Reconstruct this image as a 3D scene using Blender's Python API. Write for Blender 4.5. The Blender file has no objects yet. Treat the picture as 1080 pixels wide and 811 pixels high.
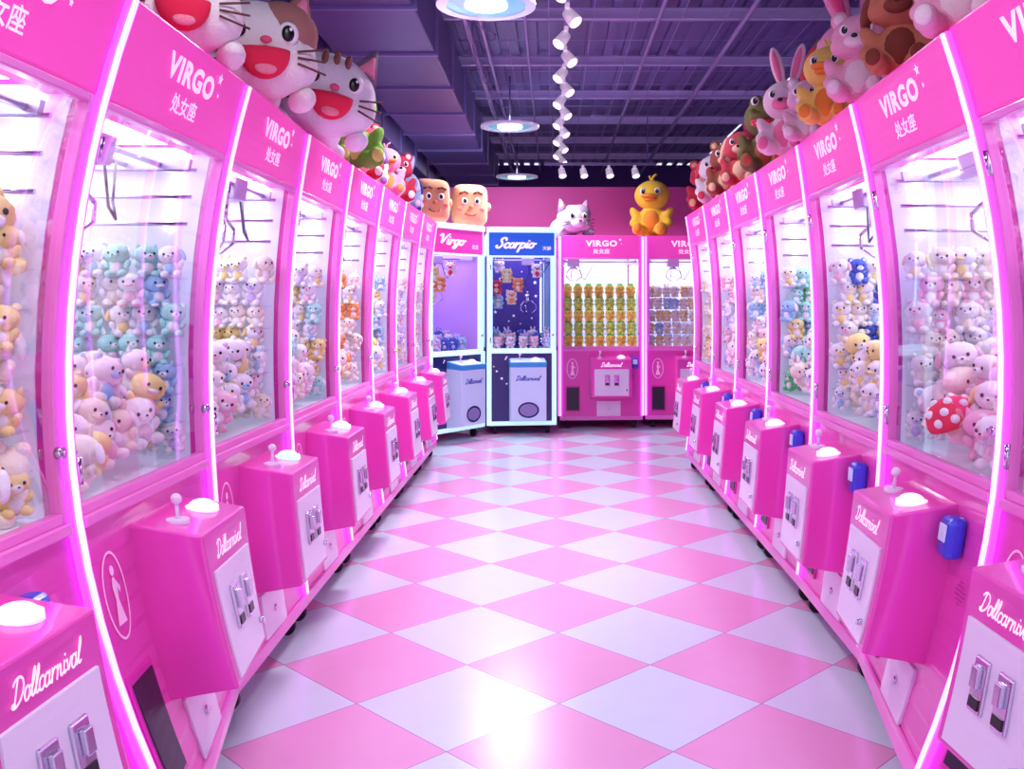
import bpy, bmesh, math, random
from mathutils import Vector, Matrix
random.seed(7)
scn=bpy.context.scene
scn.view_settings.view_transform='Standard'
scn.view_settings.exposure=.16
COL=scn.collection
# ---------------- materials ----------------
def sl(c):
    return tuple(((v/255.)/12.92 if v/255.<=.04045 else ((v/255.+.055)/1.055)**2.4) for v in c)
MC={}
def mat(name,rgb,rough=.4,metal=0,emit=0,ecol=None,coat=0,bump=0,bscale=60,var=0):
    if name in MC: return MC[name]
    m=bpy.data.materials.new(name); m.use_nodes=True; nt=m.node_tree; b=nt.nodes['Principled BSDF']
    c=sl(rgb)+(1,)
    b.inputs['Base Color'].default_value=c
    b.inputs['Roughness'].default_value=rough
    b.inputs['Metallic'].default_value=metal
    if coat: b.inputs['Coat Weight'].default_value=coat
    if emit:
        b.inputs['Emission Color'].default_value=sl(ecol or rgb)+(1,)
        b.inputs['Emission Strength'].default_value=emit
    if bump or var:
        tc=nt.nodes.new('ShaderNodeTexCoord')
        n=nt.nodes.new('ShaderNodeTexNoise'); n.inputs['Scale'].default_value=bscale; n.inputs['Detail'].default_value=3
        nt.links.new(tc.outputs['Object'],n.inputs['Vector'])
        if bump:
            bp=nt.nodes.new('ShaderNodeBump'); bp.inputs['Strength'].default_value=bump; bp.inputs['Distance'].default_value=.01
            nt.links.new(n.outputs['Fac'],bp.inputs['Height']); nt.links.new(bp.outputs['Normal'],b.inputs['Normal'])
        if var:
            mx=nt.nodes.new('ShaderNodeMix'); mx.data_type='RGBA'
            mx.inputs[6].default_value=tuple(v*(1-var) for v in c[:3])+(1,); mx.inputs[7].default_value=c
            nt.links.new(n.outputs['Fac'],mx.inputs[0]); nt.links.new(mx.outputs[2],b.inputs['Base Color'])
    MC[name]=m; return m
def plush_mat(rgb):
    return mat('plush_%d_%d_%d'%rgb,rgb,rough=.95,bump=.4,bscale=70,var=.12)
def glass_mat(name,tint,fac,mul=.6):
    m=bpy.data.materials.new(name); m.use_nodes=True; nt=m.node_tree; nt.nodes.clear()
    o=nt.nodes.new('ShaderNodeOutputMaterial'); mx=nt.nodes.new('ShaderNodeMixShader')
    t=nt.nodes.new('ShaderNodeBsdfTransparent'); t.inputs[0].default_value=tint+(1,)
    g=nt.nodes.new('ShaderNodeBsdfGlossy'); g.inputs['Roughness'].default_value=.02
    lw=nt.nodes.new('ShaderNodeLayerWeight'); lw.inputs['Blend'].default_value=fac
    mr=nt.nodes.new('ShaderNodeMath'); mr.operation='MULTIPLY'; mr.inputs[1].default_value=mul
    nt.links.new(lw.outputs['Fresnel'],mr.inputs[0])
    nt.links.new(mr.outputs[0],mx.inputs[0]); nt.links.new(t.outputs[0],mx.inputs[1]); nt.links.new(g.outputs[0],mx.inputs[2]); nt.links.new(mx.outputs[0],o.inputs[0])
    return m
PINK=mat('pink_enamel',(243,80,190),.28,coat=.5,var=.06,bscale=3)
PINKL=mat('light_pink_enamel',(249,128,214),.3,coat=.4)
PINKH=mat('lit_pink_sign',(240,70,180),.35,emit=.28,ecol=(248,70,190))
PINKD=mat('deep_pink_enamel',(222,50,170),.35,coat=.3)
LED=mat('pink_light_strip',(255,205,255),.4,emit=1.3,ecol=(248,178,255))
LEDP=mat('violet_light_edge',(225,80,245),.4,emit=1.8,ecol=(205,62,255))
WPAN=mat('white_coated_steel',(242,230,248),.35,coat=.2)
CHR=mat('chrome',(215,205,225),.15,metal=1)
DARK=mat('dark_plastic',(38,25,50),.35)
BLK=mat('black_gloss',(12,8,16),.3)
WHT=mat('white_print',(255,240,252),.5,emit=.4,ecol=(255,235,255))
INT=mat('pale_interior_added_glow',(230,228,248),.3,emit=.13,ecol=(218,230,255))  # faint emission added to brighten the interior; the panel is no lamp
LPAN=mat('interior_light_panel',(255,250,255),.5,emit=4.0,ecol=(232,240,255))
BTN=mat('glowing_button',(255,240,255),.3,emit=.7,ecol=(250,225,255))
BTNG=mat('glowing_mint_button',(190,255,235),.3,emit=.8,ecol=(170,255,230))
BLUE=mat('blue_card_reader',(50,80,215),.3,coat=.4)
CYA=mat('pale_cyan_frame',(205,242,252),.3,emit=.65,ecol=(190,238,255))
NAVY=mat('navy_panel',(40,32,110),.35,coat=.3)
NAVI=mat('dark_navy_interior',(70,50,150),.3)
VIOI=mat('pale_violet_interior',(205,165,228),.25,emit=.05,ecol=(220,170,255))
BLUH=mat('lit_blue_sign',(20,85,200),.4,emit=.4,ecol=(20,100,225))
ICE=mat('ice_blue_panel',(205,225,250),.35,emit=.12,ecol=(200,220,255))
CYT=mat('cyan_top',(70,170,230),.3)
RUB=mat('rubber_wheel',(30,25,35),.7)
GLS=glass_mat('clear_glass',(.985,.98,1),.13,.24)
SHG=glass_mat('acrylic_shelf_clear',(.95,.94,.98),.2,.4)
# ---------------- mesh builder ----------------
SCR={}
def circ(cx,cy,rx,ry,a0,a1,n=14):
    return [(cx+math.cos(math.radians(a0+(a1-a0)*i/n))*rx,cy+math.sin(math.radians(a0+(a1-a0)*i/n))*ry) for i in range(n+1)]
GL={
'D':(1.35,[[(.35,1.9),(.25,1.2),(.12,.05)],[(-.2,1.6),(.0,1.9),(.5,2.05),(1.05,1.8),(1.25,1.1),(.95,.35),(.4,.0),(-.05,.0),(-.2,.25),(.0,.35),(.3,.1)]]),
'S':(1.1,[[(1.0,1.6),(.95,2.0),(.55,2.1),(.2,1.75),(.4,1.25),(.75,.8),(.65,.2),(.25,-.05),(-.1,.15),(-.05,.5)]]),
'V':(1.2,[[(-.25,1.6),(-.05,2.0),(.2,1.9),(.3,.9),(.35,.0),(.7,1.0),(1.0,1.9),(1.25,2.0)]]),
'o':(.85,[circ(.38,.5,.33,.5,60,420),[(.5,.95),(.7,.85),(.95,.9)]]),
'a':(.95,[circ(.36,.5,.33,.5,50,330),[(.7,1.0),(.66,.35),(.75,.02),(1.0,.2)]]),
'c':(.75,[circ(.4,.5,.36,.5,50,325)]),
'l':(.55,[[(-.05,.2),(.3,.9),(.5,1.7),(.38,2.1),(.22,1.8),(.14,.9),(.16,.2),(.32,.0),(.58,.2)]]),
'r':(.75,[[(.12,1.0),(.16,.6),(.12,.0)],[(.14,.5),(.3,.88),(.5,1.0),(.7,.92)]]),
'n':(.95,[[(.1,1.0),(.15,.6),(.1,.0)],[(.12,.5),(.35,.95),(.58,.95),(.6,.5),(.6,.15),(.75,.0),(1.0,.2)]]),
'i':(.5,[[(.15,1.0),(.12,.3),(.25,.0),(.5,.2)],[(.22,1.42),(.24,1.46)]]),
'v':(.75,[[(-.05,.85),(.1,1.0),(.2,.5),(.3,.0),(.55,.5),(.62,1.0),(.85,.9)]]),
'p':(.9,[[(.15,1.05),(.12,.2),(.05,-.8)],circ(.45,.5,.34,.5,160,-170)]),
'g':(.9,[circ(.38,.5,.33,.5,50,330),[(.72,1.0),(.68,.0),(.55,-.65),(.25,-.8),(.05,-.5),(.4,-.15),(.95,.2)]]),
}
def script_geo(txt,th,slant=.35):
    if (txt,th) in SCR: return SCR[(txt,th)]
    vs=[];fs=[]; x=0
    for ch in txt:
        adv,strokes=GL[ch]
        for st in strokes:
            p=list(st)
            if len(p)<13:
                for _ in range(2):
                    if len(p)<3: break
                    q=[p[0]]
                    for a,b in zip(p,p[1:]): q+=[(a[0]*.75+b[0]*.25,a[1]*.75+b[1]*.25),(a[0]*.25+b[0]*.75,a[1]*.25+b[1]*.75)]
                    q.append(p[-1]); p=q
            p=[(x+a+slant*b,b) for a,b in p]
            for a,b in zip(p,p[1:]):
                dx,dy=b[0]-a[0],b[1]-a[1]; L=math.hypot(dx,dy) or 1e-6
                nx,ny=-dy/L*th,dx/L*th; o=len(vs)
                vs+=[(a[0]+nx,a[1]+ny),(a[0]-nx,a[1]-ny),(b[0]-nx,b[1]-ny),(b[0]+nx,b[1]+ny)]; fs.append([o,o+1,o+2,o+3])
            for a in (p if len(p)<20 else p[::2]):
                o=len(vs); vs+=[(a[0]+math.cos(t*.785)*th,a[1]+math.sin(t*.785)*th) for t in range(8)]; fs.append(list(range(o,o+8)))
        x+=adv
    xs=[v[0] for v in vs]; ys=[v[1] for v in vs]
    SCR[(txt,th)]=(vs,fs,(min(xs),max(xs),min(ys),max(ys))); return SCR[(txt,th)]
class MB:
    def __init__(s): s.v=[];s.f=[];s.m=[];s.s=[]
    def add(s,vs,fs,mi=0,sm=False):
        o=len(s.v); s.v+= [tuple(v) for v in vs]
        for f in fs: s.f.append([i+o for i in f]); s.m.append(mi); s.s.append(sm)
        return s
    def box(s,x0,x1,y0,y1,z0,z1,bev=0,zc=0,mi=0,fn=None,seg=2):
        bm=bmesh.new(); bmesh.ops.create_cube(bm,size=1)
        for v in bm.verts: v.co=Vector((x0+(v.co.x+.5)*(x1-x0),y0+(v.co.y+.5)*(y1-y0),z0+(v.co.z+.5)*(z1-z0)))
        if bev>0: bmesh.ops.bevel(bm,geom=bm.edges[:],offset=bev,segments=seg,affect='EDGES',profile=.5)
        for k in range(1,zc):
            bmesh.ops.bisect_plane(bm,geom=bm.verts[:]+bm.edges[:]+bm.faces[:],plane_co=(0,0,z0+(z1-z0)*k/zc),plane_no=(0,0,1))
        bm.verts.index_update()
        vs=[v.co.copy() for v in bm.verts]
        if fn: vs=[fn(v) for v in vs]
        fs=[[v.index for v in f.verts] for f in bm.faces]; bm.free()
        return s.add(vs,fs,mi)
    def cyl(s,p0,p1,r0,r1=None,n=14,mi=0,caps=True):
        r1=r0 if r1 is None else r1; p0=Vector(p0);p1=Vector(p1); ax=(p1-p0).normalized()
        a=ax.orthogonal().normalized(); b=ax.cross(a)
        vs=[];fs=[]
        for p,r in((p0,r0),(p1,r1)):
            for i in range(n):
                t=2*math.pi*i/n; vs.append(p+(a*math.cos(t)+b*math.sin(t))*r)
        for i in range(n): fs.append([i,(i+1)%n,n+(i+1)%n,n+i])
        s.add(vs,fs,mi,True)
        if caps:
            s.add(vs[:n],[list(range(n))],mi); s.add(vs[n:],[list(range(n))],mi)
        return s
    def sph(s,c,r,n=14,m=9,mi=0,rot=None,zmin=-1):
        if not hasattr(r,'__len__'): r=(r,r,r)
        vs=[];fs=[]
        for j in range(m+1):
            ph=math.pi*j/m
            for i in range(n):
                t=2*math.pi*i/n
                z=max(math.cos(ph),zmin)
                p=Vector((math.sin(ph)*math.cos(t)*r[0],math.sin(ph)*math.sin(t)*r[1],z*r[2]))
                if rot: p=rot@p
                vs.append(p+Vector(c))
        for j in range(m):
            for i in range(n):
                fs.append([j*n+i,j*n+(i+1)%n,(j+1)*n+(i+1)%n,(j+1)*n+i])
        return s.add(vs,fs,mi,True)
    def path(s,pts,r,n=8,mi=0):
        for a,b in zip(pts,pts[1:]): s.cyl(a,b,r,n=n,mi=mi)
        for p in pts[1:-1]: s.sph(p,r,n=n,m=6,mi=mi)
        return s
    def ring(s,c,rx,rz,t,w,n=32,mi=0,th=.004):
        vs=[];fs=[]
        for i in range(n):
            a=2*math.pi*i/n
            for k in (0,1):
                vs.append((c[0]+math.cos(a)*(rx-k*t),w,c[1]+math.sin(a)*(rz-k*t)))
        for i in range(n):
            j=(i+1)%n; fs.append([2*i,2*j,2*j+1,2*i+1])
        return s.add(vs,fs,mi)
    def poly(s,pts,w,mi=0):
        return s.add([(p[0],w,p[1]) for p in pts],[list(range(len(pts)))],mi)
    def text(s,txt,cx,cz,width,w,height=None,mi=0,shear=0,bold=None,geo=None):
        vs,fs,bx=geo or text_geo(txt,shear,bold)
        k=width/(bx[1]-bx[0]); kz=k if height is None else height/(bx[3]-bx[2])
        mx=(bx[0]+bx[1])/2; mz=(bx[2]+bx[3])/2
        return s.add([(cx+(v[0]-mx)*k,w,cz+(v[1]-mz)*kz) for v in vs],fs,mi)
    def script(s,txt,cx,cz,width,w,height,th=.12):
        return s.text(txt,cx,cz,width,w,height=height,geo=script_geo(txt,th))
    def mesh(s,name,mats,P=None,base=Vector((0,0,0))):
        me=bpy.data.meshes.new(name)
        vs=[Vector(P(*v))-base if P else Vector(v)-base for v in s.v]
        me.from_pydata([tuple(v) for v in vs],[],s.f)
        for m in mats: me.materials.append(m)
        for p,mi,sm in zip(me.polygons,s.m,s.s): p.material_index=mi; p.use_smooth=sm
        bm=bmesh.new(); bm.from_mesh(me); bmesh.ops.remove_doubles(bm,verts=bm.verts,dist=.00002)
        bmesh.ops.recalc_face_normals(bm,faces=bm.faces); bm.to_mesh(me); bm.free()
        return me
TG={}
def text_geo(txt,shear=0,bold=None):
    if (txt,shear) in TG: return TG[(txt,shear)]
    cu=bpy.data.curves.new('t','FONT'); cu.body=txt; cu.size=1; cu.resolution_u=3; cu.offset=bold if bold is not None else (.022 if ord(txt[0])<1000 else .014); cu.shear=shear
    if txt=='VIRGO': cu.space_character=1.12
    ob=bpy.data.objects.new('t',cu); COL.objects.link(ob)
    dg=bpy.context.evaluated_depsgraph_get(); dg.update()
    me=bpy.data.meshes.new_from_object(ob.evaluated_get(dg))
    vs=[(v.co.x,v.co.y) for v in me.vertices]; fs=[list(p.vertices) for p in me.polygons]
    bpy.data.objects.remove(ob); bpy.data.curves.remove(cu); bpy.data.meshes.remove(me)
    if not vs: vs=[(0,0),(1,0),(1,.1),(0,.1)]; fs=[]
    xs=[v[0] for v in vs]; ys=[v[1] for v in vs]
    TG[(txt,shear)]=(vs,fs,(min(xs),max(xs),min(ys),max(ys))); return TG[(txt,shear)]
def obj(name,me,parent=None,loc=(0,0,0),**kw):
    o=bpy.data.objects.new(name,me); COL.objects.link(o); o.location=loc
    if parent: o.parent=parent
    for k,v in kw.items(): o[k]=v
    return o
def empty(name,loc,label,cat,group=None):
    o=bpy.data.objects.new(name,None); o.empty_display_size=.1; COL.objects.link(o); o.location=loc
    o['label']=label; o['category']=cat
    if group: o['group']=group
    return o
# ---------------- room ----------------
def struct(name,mb,mats):
    return obj(name,mb.mesh(name,mats),kind='structure')
def floor_mat():
    m=bpy.data.materials.new('diamond_checker_floor'); m.use_nodes=True; nt=m.node_tree; b=nt.nodes['Principled BSDF']; L=nt.links.new
    g=nt.nodes.new('ShaderNodeNewGeometry'); sx=nt.nodes.new('ShaderNodeSeparateXYZ'); L(g.outputs['Position'],sx.inputs[0])
    def mth(op,a,bv=None,c=None):
        n=nt.nodes.new('ShaderNodeMath'); n.operation=op
        for i,q in enumerate((a,bv,c)):
            if q is None: continue
            if isinstance(q,(int,float)): n.inputs[i].default_value=q
            else: L(q,n.inputs[i])
        return n.outputs[0]
    T=.64
    u=mth('DIVIDE',mth('SUBTRACT',sx.outputs[0],.34),T); v=mth('DIVIDE',mth('SUBTRACT',sx.outputs[1],2.995),T)
    a=mth('ADD',mth('ADD',u,v),.5); c=mth('ADD',mth('SUBTRACT',u,v),.5)
    par=mth('MODULO',mth('ADD',mth('ADD',mth('FLOOR',a),mth('FLOOR',c)),200),2)
    fa=mth('ABSOLUTE',mth('SUBTRACT',mth('FRACT',a),.5)); fc=mth('ABSOLUTE',mth('SUBTRACT',mth('FRACT',c),.5))
    grout=mth('GREATER_THAN',mth('MAXIMUM',fa,fc),.4955)
    mx=nt.nodes.new('ShaderNodeMix'); mx.data_type='RGBA'; L(par,mx.inputs[0])
    mx.inputs[6].default_value=sl((218,236,246))+(1,); mx.inputs[7].default_value=sl((238,174,216))+(1,)
    no=nt.nodes.new('ShaderNodeTexNoise'); no.inputs['Scale'].default_value=7; no.inputs['Detail'].default_value=10; no.inputs['Roughness'].default_value=.75; L(g.outputs['Position'],no.inputs['Vector'])
    cr=nt.nodes.new('ShaderNodeMapRange'); cr.inputs[1].default_value=.2; cr.inputs[2].default_value=.7; cr.inputs[3].default_value=.96; cr.inputs[4].default_value=1.01; L(no.outputs['Fac'],cr.inputs[0])
    m2=nt.nodes.new('ShaderNodeMix'); m2.data_type='RGBA'; m2.blend_type='MULTIPLY'; m2.inputs[0].default_value=1; L(mx.outputs[2],m2.inputs[6]); L(cr.outputs[0],m2.inputs[7])
    m3=nt.nodes.new('ShaderNodeMix'); m3.data_type='RGBA'; L(grout,m3.inputs[0]); L(m2.outputs[2],m3.inputs[6]); m3.inputs[7].default_value=sl((190,140,200))+(1,)
    L(m3.outputs[2],b.inputs['Base Color'])
    b.inputs['Roughness'].default_value=.24
    return m
struct('floor',MB().box(-2.3,2.3,-1.5,15,-.05,0),[floor_mat()])
WALLM=mat('dark_violet_wall',(90,70,145),.7,var=.2,bscale=2)
WALLP=mat('magenta_wall',(200,60,145),.6,var=.15,bscale=2)
CEIL=mat('corrugated_violet_ceiling',(122,110,170),.5,var=.25,bscale=1.5)
struct('wall_left',MB().box(-2.35,-2.3,-1.5,15,0,3.42),[WALLM])
struct('wall_right',MB().box(2.3,2.35,-1.5,15,0,3.42),[WALLM])
struct('wall_back',MB().box(-2.3,2.3,10.6,10.7,0,2.55),[WALLP])
struct('wall_far',MB().box(-2.3,2.3,14.95,15,0,3.42),[WALLM])
mb=MB().box(-2.3,2.3,-1.5,15,3.46,3.5)
x=-2.28
while x<2.25:
    mb.box(x,x+.07,-1.5,15,3.42,3.465); x+=.16
struct('ceiling',mb,[CEIL])
BEAM=mat('lilac_steel_added_glow',(185,168,222),.4,emit=.04,ecol=(215,190,255))  # slight emission stands in for light caught on the beam edges
for i in range(10):
    d=2.88+1.36*i
    m=MB().box(-2.28,2.28,d-.022,d+.022,3.34,3.352).box(-2.28,2.28,d-.005,d+.005,3.352,3.42).box(-2.28,2.28,d-.022,d+.022,3.408,3.42)
    o=obj('ceiling_beam',m.mesh('ceiling_beam',[BEAM],base=Vector((0,d,3.33))),loc=(0,d,3.33),label='lilac painted steel beam with added faint glow crossing the dark ceiling',category='ceiling beam',group='ceiling beams')
DUCT=mat('dark_violet_duct',(100,92,148),.4,metal=.15,var=.25,bscale=2)
DUCTE=mat('duct_flange',(140,128,190),.4,metal=.15)
def duct(x0,x1,z0,z1,y0,y1,step):
    e=empty('air_duct',((x0+x1)/2,(y0+y1)/2,z0),'dark violet rectangular air duct with flanged joints under ceiling','air duct')
    base=Vector(e.location)
    obj('duct_body',MB().box(x0,x1,y0,y1,z0,z1,bev=.01).mesh('duct_body',[DUCT],base=base),e)
    y=y0+.3
    while y<y1:
        m=MB().box(x0-.02,x1+.02,y-.012,y+.012,z0-.02,z1+.02)
        obj('duct_flange',m.mesh('duct_flange',[DUCTE],base=base),e); y+=step
    y=y0+1
    while y<y1:
        for x in(x0+.1,x1-.1): obj('hanger_rod',MB().cyl((x,y,z1),(x,y,3.43),.008,n=8).mesh('hanger_rod',[DUCTE],base=base),e)
        y+=3
duct(-1.45,-.78,2.92,3.3,1,13.5,1.0)
duct(-2.2,-1.5,2.75,3.2,1,13.5,1.0)
PIPE=mat('grey_violet_pipe',(165,152,200),.4,metal=.2)
for x,z,r in((-.62,3.25,.022),(-.52,3.28,.015),(.75,3.27,.014),(1.35,3.25,.02),(-.2,3.29,.01)):
    obj('ceiling_pipe',MB().cyl((x,0.5,z),(x,14.8,z),r,n=12).mesh('ceiling_pipe',[PIPE],base=Vector((x,7,z))),loc=(x,7,z),label='slim grey conduit pipe running along the ceiling',category='pipe',group='ceiling pipes')
WIRE=mat('pale_wire',(175,160,210),.4,metal=.3)
for i in range(22):
    d=3.4+.5*i
    obj('ceiling_wire',MB().cyl((-.75,d,3.31),(2.28,d,3.31),.0035,n=5).mesh('ceiling_wire',[WIRE],base=Vector((.7,d,3.31))),loc=(.7,d,3.31),label='thin pale wire of the mesh strung below the ceiling',category='wire',group='ceiling wire mesh')
for i in range(9):
    x=-.35+.32*i
    obj('ceiling_wire',MB().cyl((x,1,3.317),(x,14.5,3.317),.0035,n=5).mesh('ceiling_wire',[WIRE],base=Vector((x,7,3.317))),loc=(x,7,3.317),label='thin pale wire of the mesh strung below the ceiling',category='wire',group='ceiling wire mesh')
for i in range(14):
    d=5.0+.58*i; x=-.62
    r_=random.Random(i)
    dx=r_.uniform(.08,.25); zz=2.97+r_.uniform(-.03,.05)
    pts=[(x,d,3.42),(x,d,3.25)]+[(x+dx*t,d+.02,3.25-(3.25-zz)*math.sin(t*1.57)) for t in(.2,.4,.6,.8,1)]+[(x+dx,d,zz-.05)]
    obj('hanging_cable',MB().path(pts,.004,n=6).mesh('hanging_cable',[PIPE],base=Vector((x,d,3))),loc=(x,d,3),label='thin pale cable drooping from a ceiling pipe',category='cable',group='ceiling cables')
RIM=mat('pale_lamp_rim',(235,225,255),.15,metal=.6,emit=.25,ecol=(230,220,255))
LAMPC=mat('lamp_glow',(255,240,255),.3,emit=2.0,ecol=(255,235,255))
LAMPT=mat('lamp_aqua_ring',(150,220,235),.1,metal=.6,emit=.3,ecol=(150,225,240))
for d in(1.6,5.33,9.05,12.7):  # nearest lamp continues the row unseen, added to light the foreground
    X=-.375 if d<8 else(-.41 if d<10 else -.48); z=2.93
    e=empty('round_ceiling_lamp',(X,d,z),'round flat disc lamp with glowing centre hanging from ceiling','ceiling lamp','round ceiling lamps'); base=Vector((X,d,z))
    def ann(r0,r1,z0,z1,n=48):
        m=MB(); vs=[];fs=[]
        for i in range(n):
            a=2*math.pi*i/n
            for r,zz in((r0,z0),(r1,z0),(r1,z1),(r0,z1)): vs.append((X+math.cos(a)*r,d+math.sin(a)*r,zz))
        for i in range(n):
            j=(i+1)%n
            for k in range(4): fs.append([4*i+k,4*j+k,4*j+(k+1)%4,4*i+(k+1)%4])
        return m.add(vs,fs)
    obj('outer_rim',ann(.225,.28,z,z+.02).mesh('outer_rim',[RIM],base=base),e)
    obj('aqua_ring',ann(.12,.225,z+.008,z+.02).mesh('aqua_ring',[LAMPT],base=base),e)
    obj('glowing_centre',ann(.001,.12,z-.005,z+.02).mesh('glowing_centre',[LAMPC],base=base),e)
    obj('hanging_rod',MB().cyl((X,d,z+.02),(X,d,3.42),.008).mesh('hanging_rod',[CHR],base=base),e)
    li=bpy.data.lights.new('lamp_light','AREA'); li.shape='DISK'; li.size=.5; li.energy={1.6:17,5.33:38,9.05:52,12.7:34}[d]; li.color=(.97,.89,1)
    lo=bpy.data.objects.new('lamp_light',li); COL.objects.link(lo); lo.parent=e; lo.location=(0,0,-.012)
HW=mat('white_spot_housing',(250,240,252),.4,emit=.25,ecol=(250,235,255))
def spot(x,y,z,tilt,lit):
    e=empty('track_spotlight',(x,y,z),'white cylindrical spotlight clipped to a ceiling track','spotlight','track spotlights'); b=Vector((x,y,z))
    dv=Vector((tilt,-.5,-1)).normalized(); p=b+Vector((tilt*.03,0,-.075))
    obj('adapter',MB().box(x-.015,x+.015,y-.04,y+.04,z-.03,z,bev=.004).cyl(b,p,.007).mesh('adapter',[HW],base=b),e)
    obj('housing',MB().cyl(p-dv*.04,p+dv*.06,.036,.046,n=18).mesh('housing',[HW],base=b),e)
    obj('lens',MB().cyl(p+dv*.058,p+dv*.063,.039,n=18).mesh('lens',[LAMPC],base=b),e)
    if lit:
        li=bpy.data.lights.new('spot_light','SPOT'); li.energy=48; li.spot_size=math.radians(100); li.spot_blend=.8; li.shadow_soft_size=.06; li.color=(.97,.89,1)
        lo=bpy.data.objects.new('spot_light',li); COL.objects.link(lo); lo.parent=e
        lo.location=(p+dv*.12)-b; lo.rotation_mode='QUATERNION'; lo.rotation_quaternion=dv.to_track_quat('-Z','Y')
TR=mat('grey_track',(150,135,185),.4)
tk=empty('lighting_track',(.09,6,3.12),'slim ceiling track carrying a line of spotlights','lighting track'); tb=Vector((.09,6,3.12))
obj('track_rail',MB().box(.078,.105,.8,12.2,3.12,3.145,bev=.003).mesh('track_rail',[TR],base=tb),tk)
for y in(3,7,11): obj('hanger_rod',MB().cyl((.09,y,3.14),(.09,y,3.42),.006).mesh('hanger_rod',[TR],base=tb),tk)
k=0; y=1.4
while y<12:
    spot(.09,y,3.12,(.7 if k%2 else -.7),k%4==0); y+=.5 if y>5 else 1.0; k+=1
tk=empty('lighting_track',(.5,11,2.85),'short cross track with spotlights near back wall','lighting track'); tb=Vector((.5,11,2.85))
obj('track_rail',MB().box(-.1,1.2,11.0,11.035,2.85,2.88,bev=.003).mesh('track_rail',[TR],base=tb),tk)
for x in(0,1.1): obj('hanger_rod',MB().cyl((x,11.02,2.88),(x,11.02,3.42),.006).mesh('hanger_rod',[TR],base=tb),tk)
for x in(.1,.35,.65,.95): spot(x,11.017,2.85,.2,False)
# ---------------- machine ----------------
W=.83
def sm(t): t=max(0,min(1,t)); return t*t*(3-2*t)
def prm(side,d):
    n=sm((4.2-d)/2.2)
    X=(1.04+.02*n) if side<0 else 1.105
    bump=.16*math.exp(-((d-2.04)/.35)**2) if side<0 else .12*math.exp(-((d-2.30)/.35)**2)
    return X,.065+.075*n,.07+.03*n+bump
def row_map(side,y0):
    A=prm(side,y0); B=prm(side,y0+W)
    def P(c,w,z):
        u=c if side<0 else W-c
        t=u/W
        X,kt,kb=[a+(b-a)*t for a,b in zip(A,B)]
        if z>1.1: X-=kt*((z-1.1)/.8)**2
        else: X-=kb*((1.1-z)/1.0)**2
        return ((X-w)*side,y0+u,z)
    return P
def flat_map(a,b):
    a=Vector((a[0],a[1],0)); b=Vector((b[0],b[1],0)); R=(b-a).normalized(); N=Vector((R.y,-R.x,0))
    def P(c,w,z): return a+R*c+N*w+Vector((0,0,z))
    return P,(b-a).length
def claw_geo(cx,cy,zt,zb):
    m=MB(); m.cyl((cx,cy,zb+.12),(cx,cy,zb+.19),.035,.028); m.cyl((cx,cy,zb+.19),(cx,cy,zb+.22),.015)
    for k in range(3):
        a=k*2.094+.4; ca,sa=math.cos(a),math.sin(a)
        m.path([(cx+ca*.03,cy+sa*.03,zb+.13),(cx+ca*.085,cy+sa*.085,zb+.09),(cx+ca*.09,cy+sa*.09,zb+.04),(cx+ca*.03,cy+sa*.03,zb)],.006,n=8)
    return m
def star(m,cx,cz,r,w,mi=0):
    pts=[(cx+math.sin(i*math.pi/5)*(r if i%2==0 else r*.42),cz+math.cos(i*math.pi/5)*(r if i%2==0 else r*.42)) for i in range(10)]
    m.add([(cx,w,cz)]+[(p[0],w,p[1]) for p in pts],[[0,1+i,1+(i+1)%10] for i in range(10)],mi)
RZ=[.83,.915,1.0,1.085,1.17,1.255,1.34]
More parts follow.
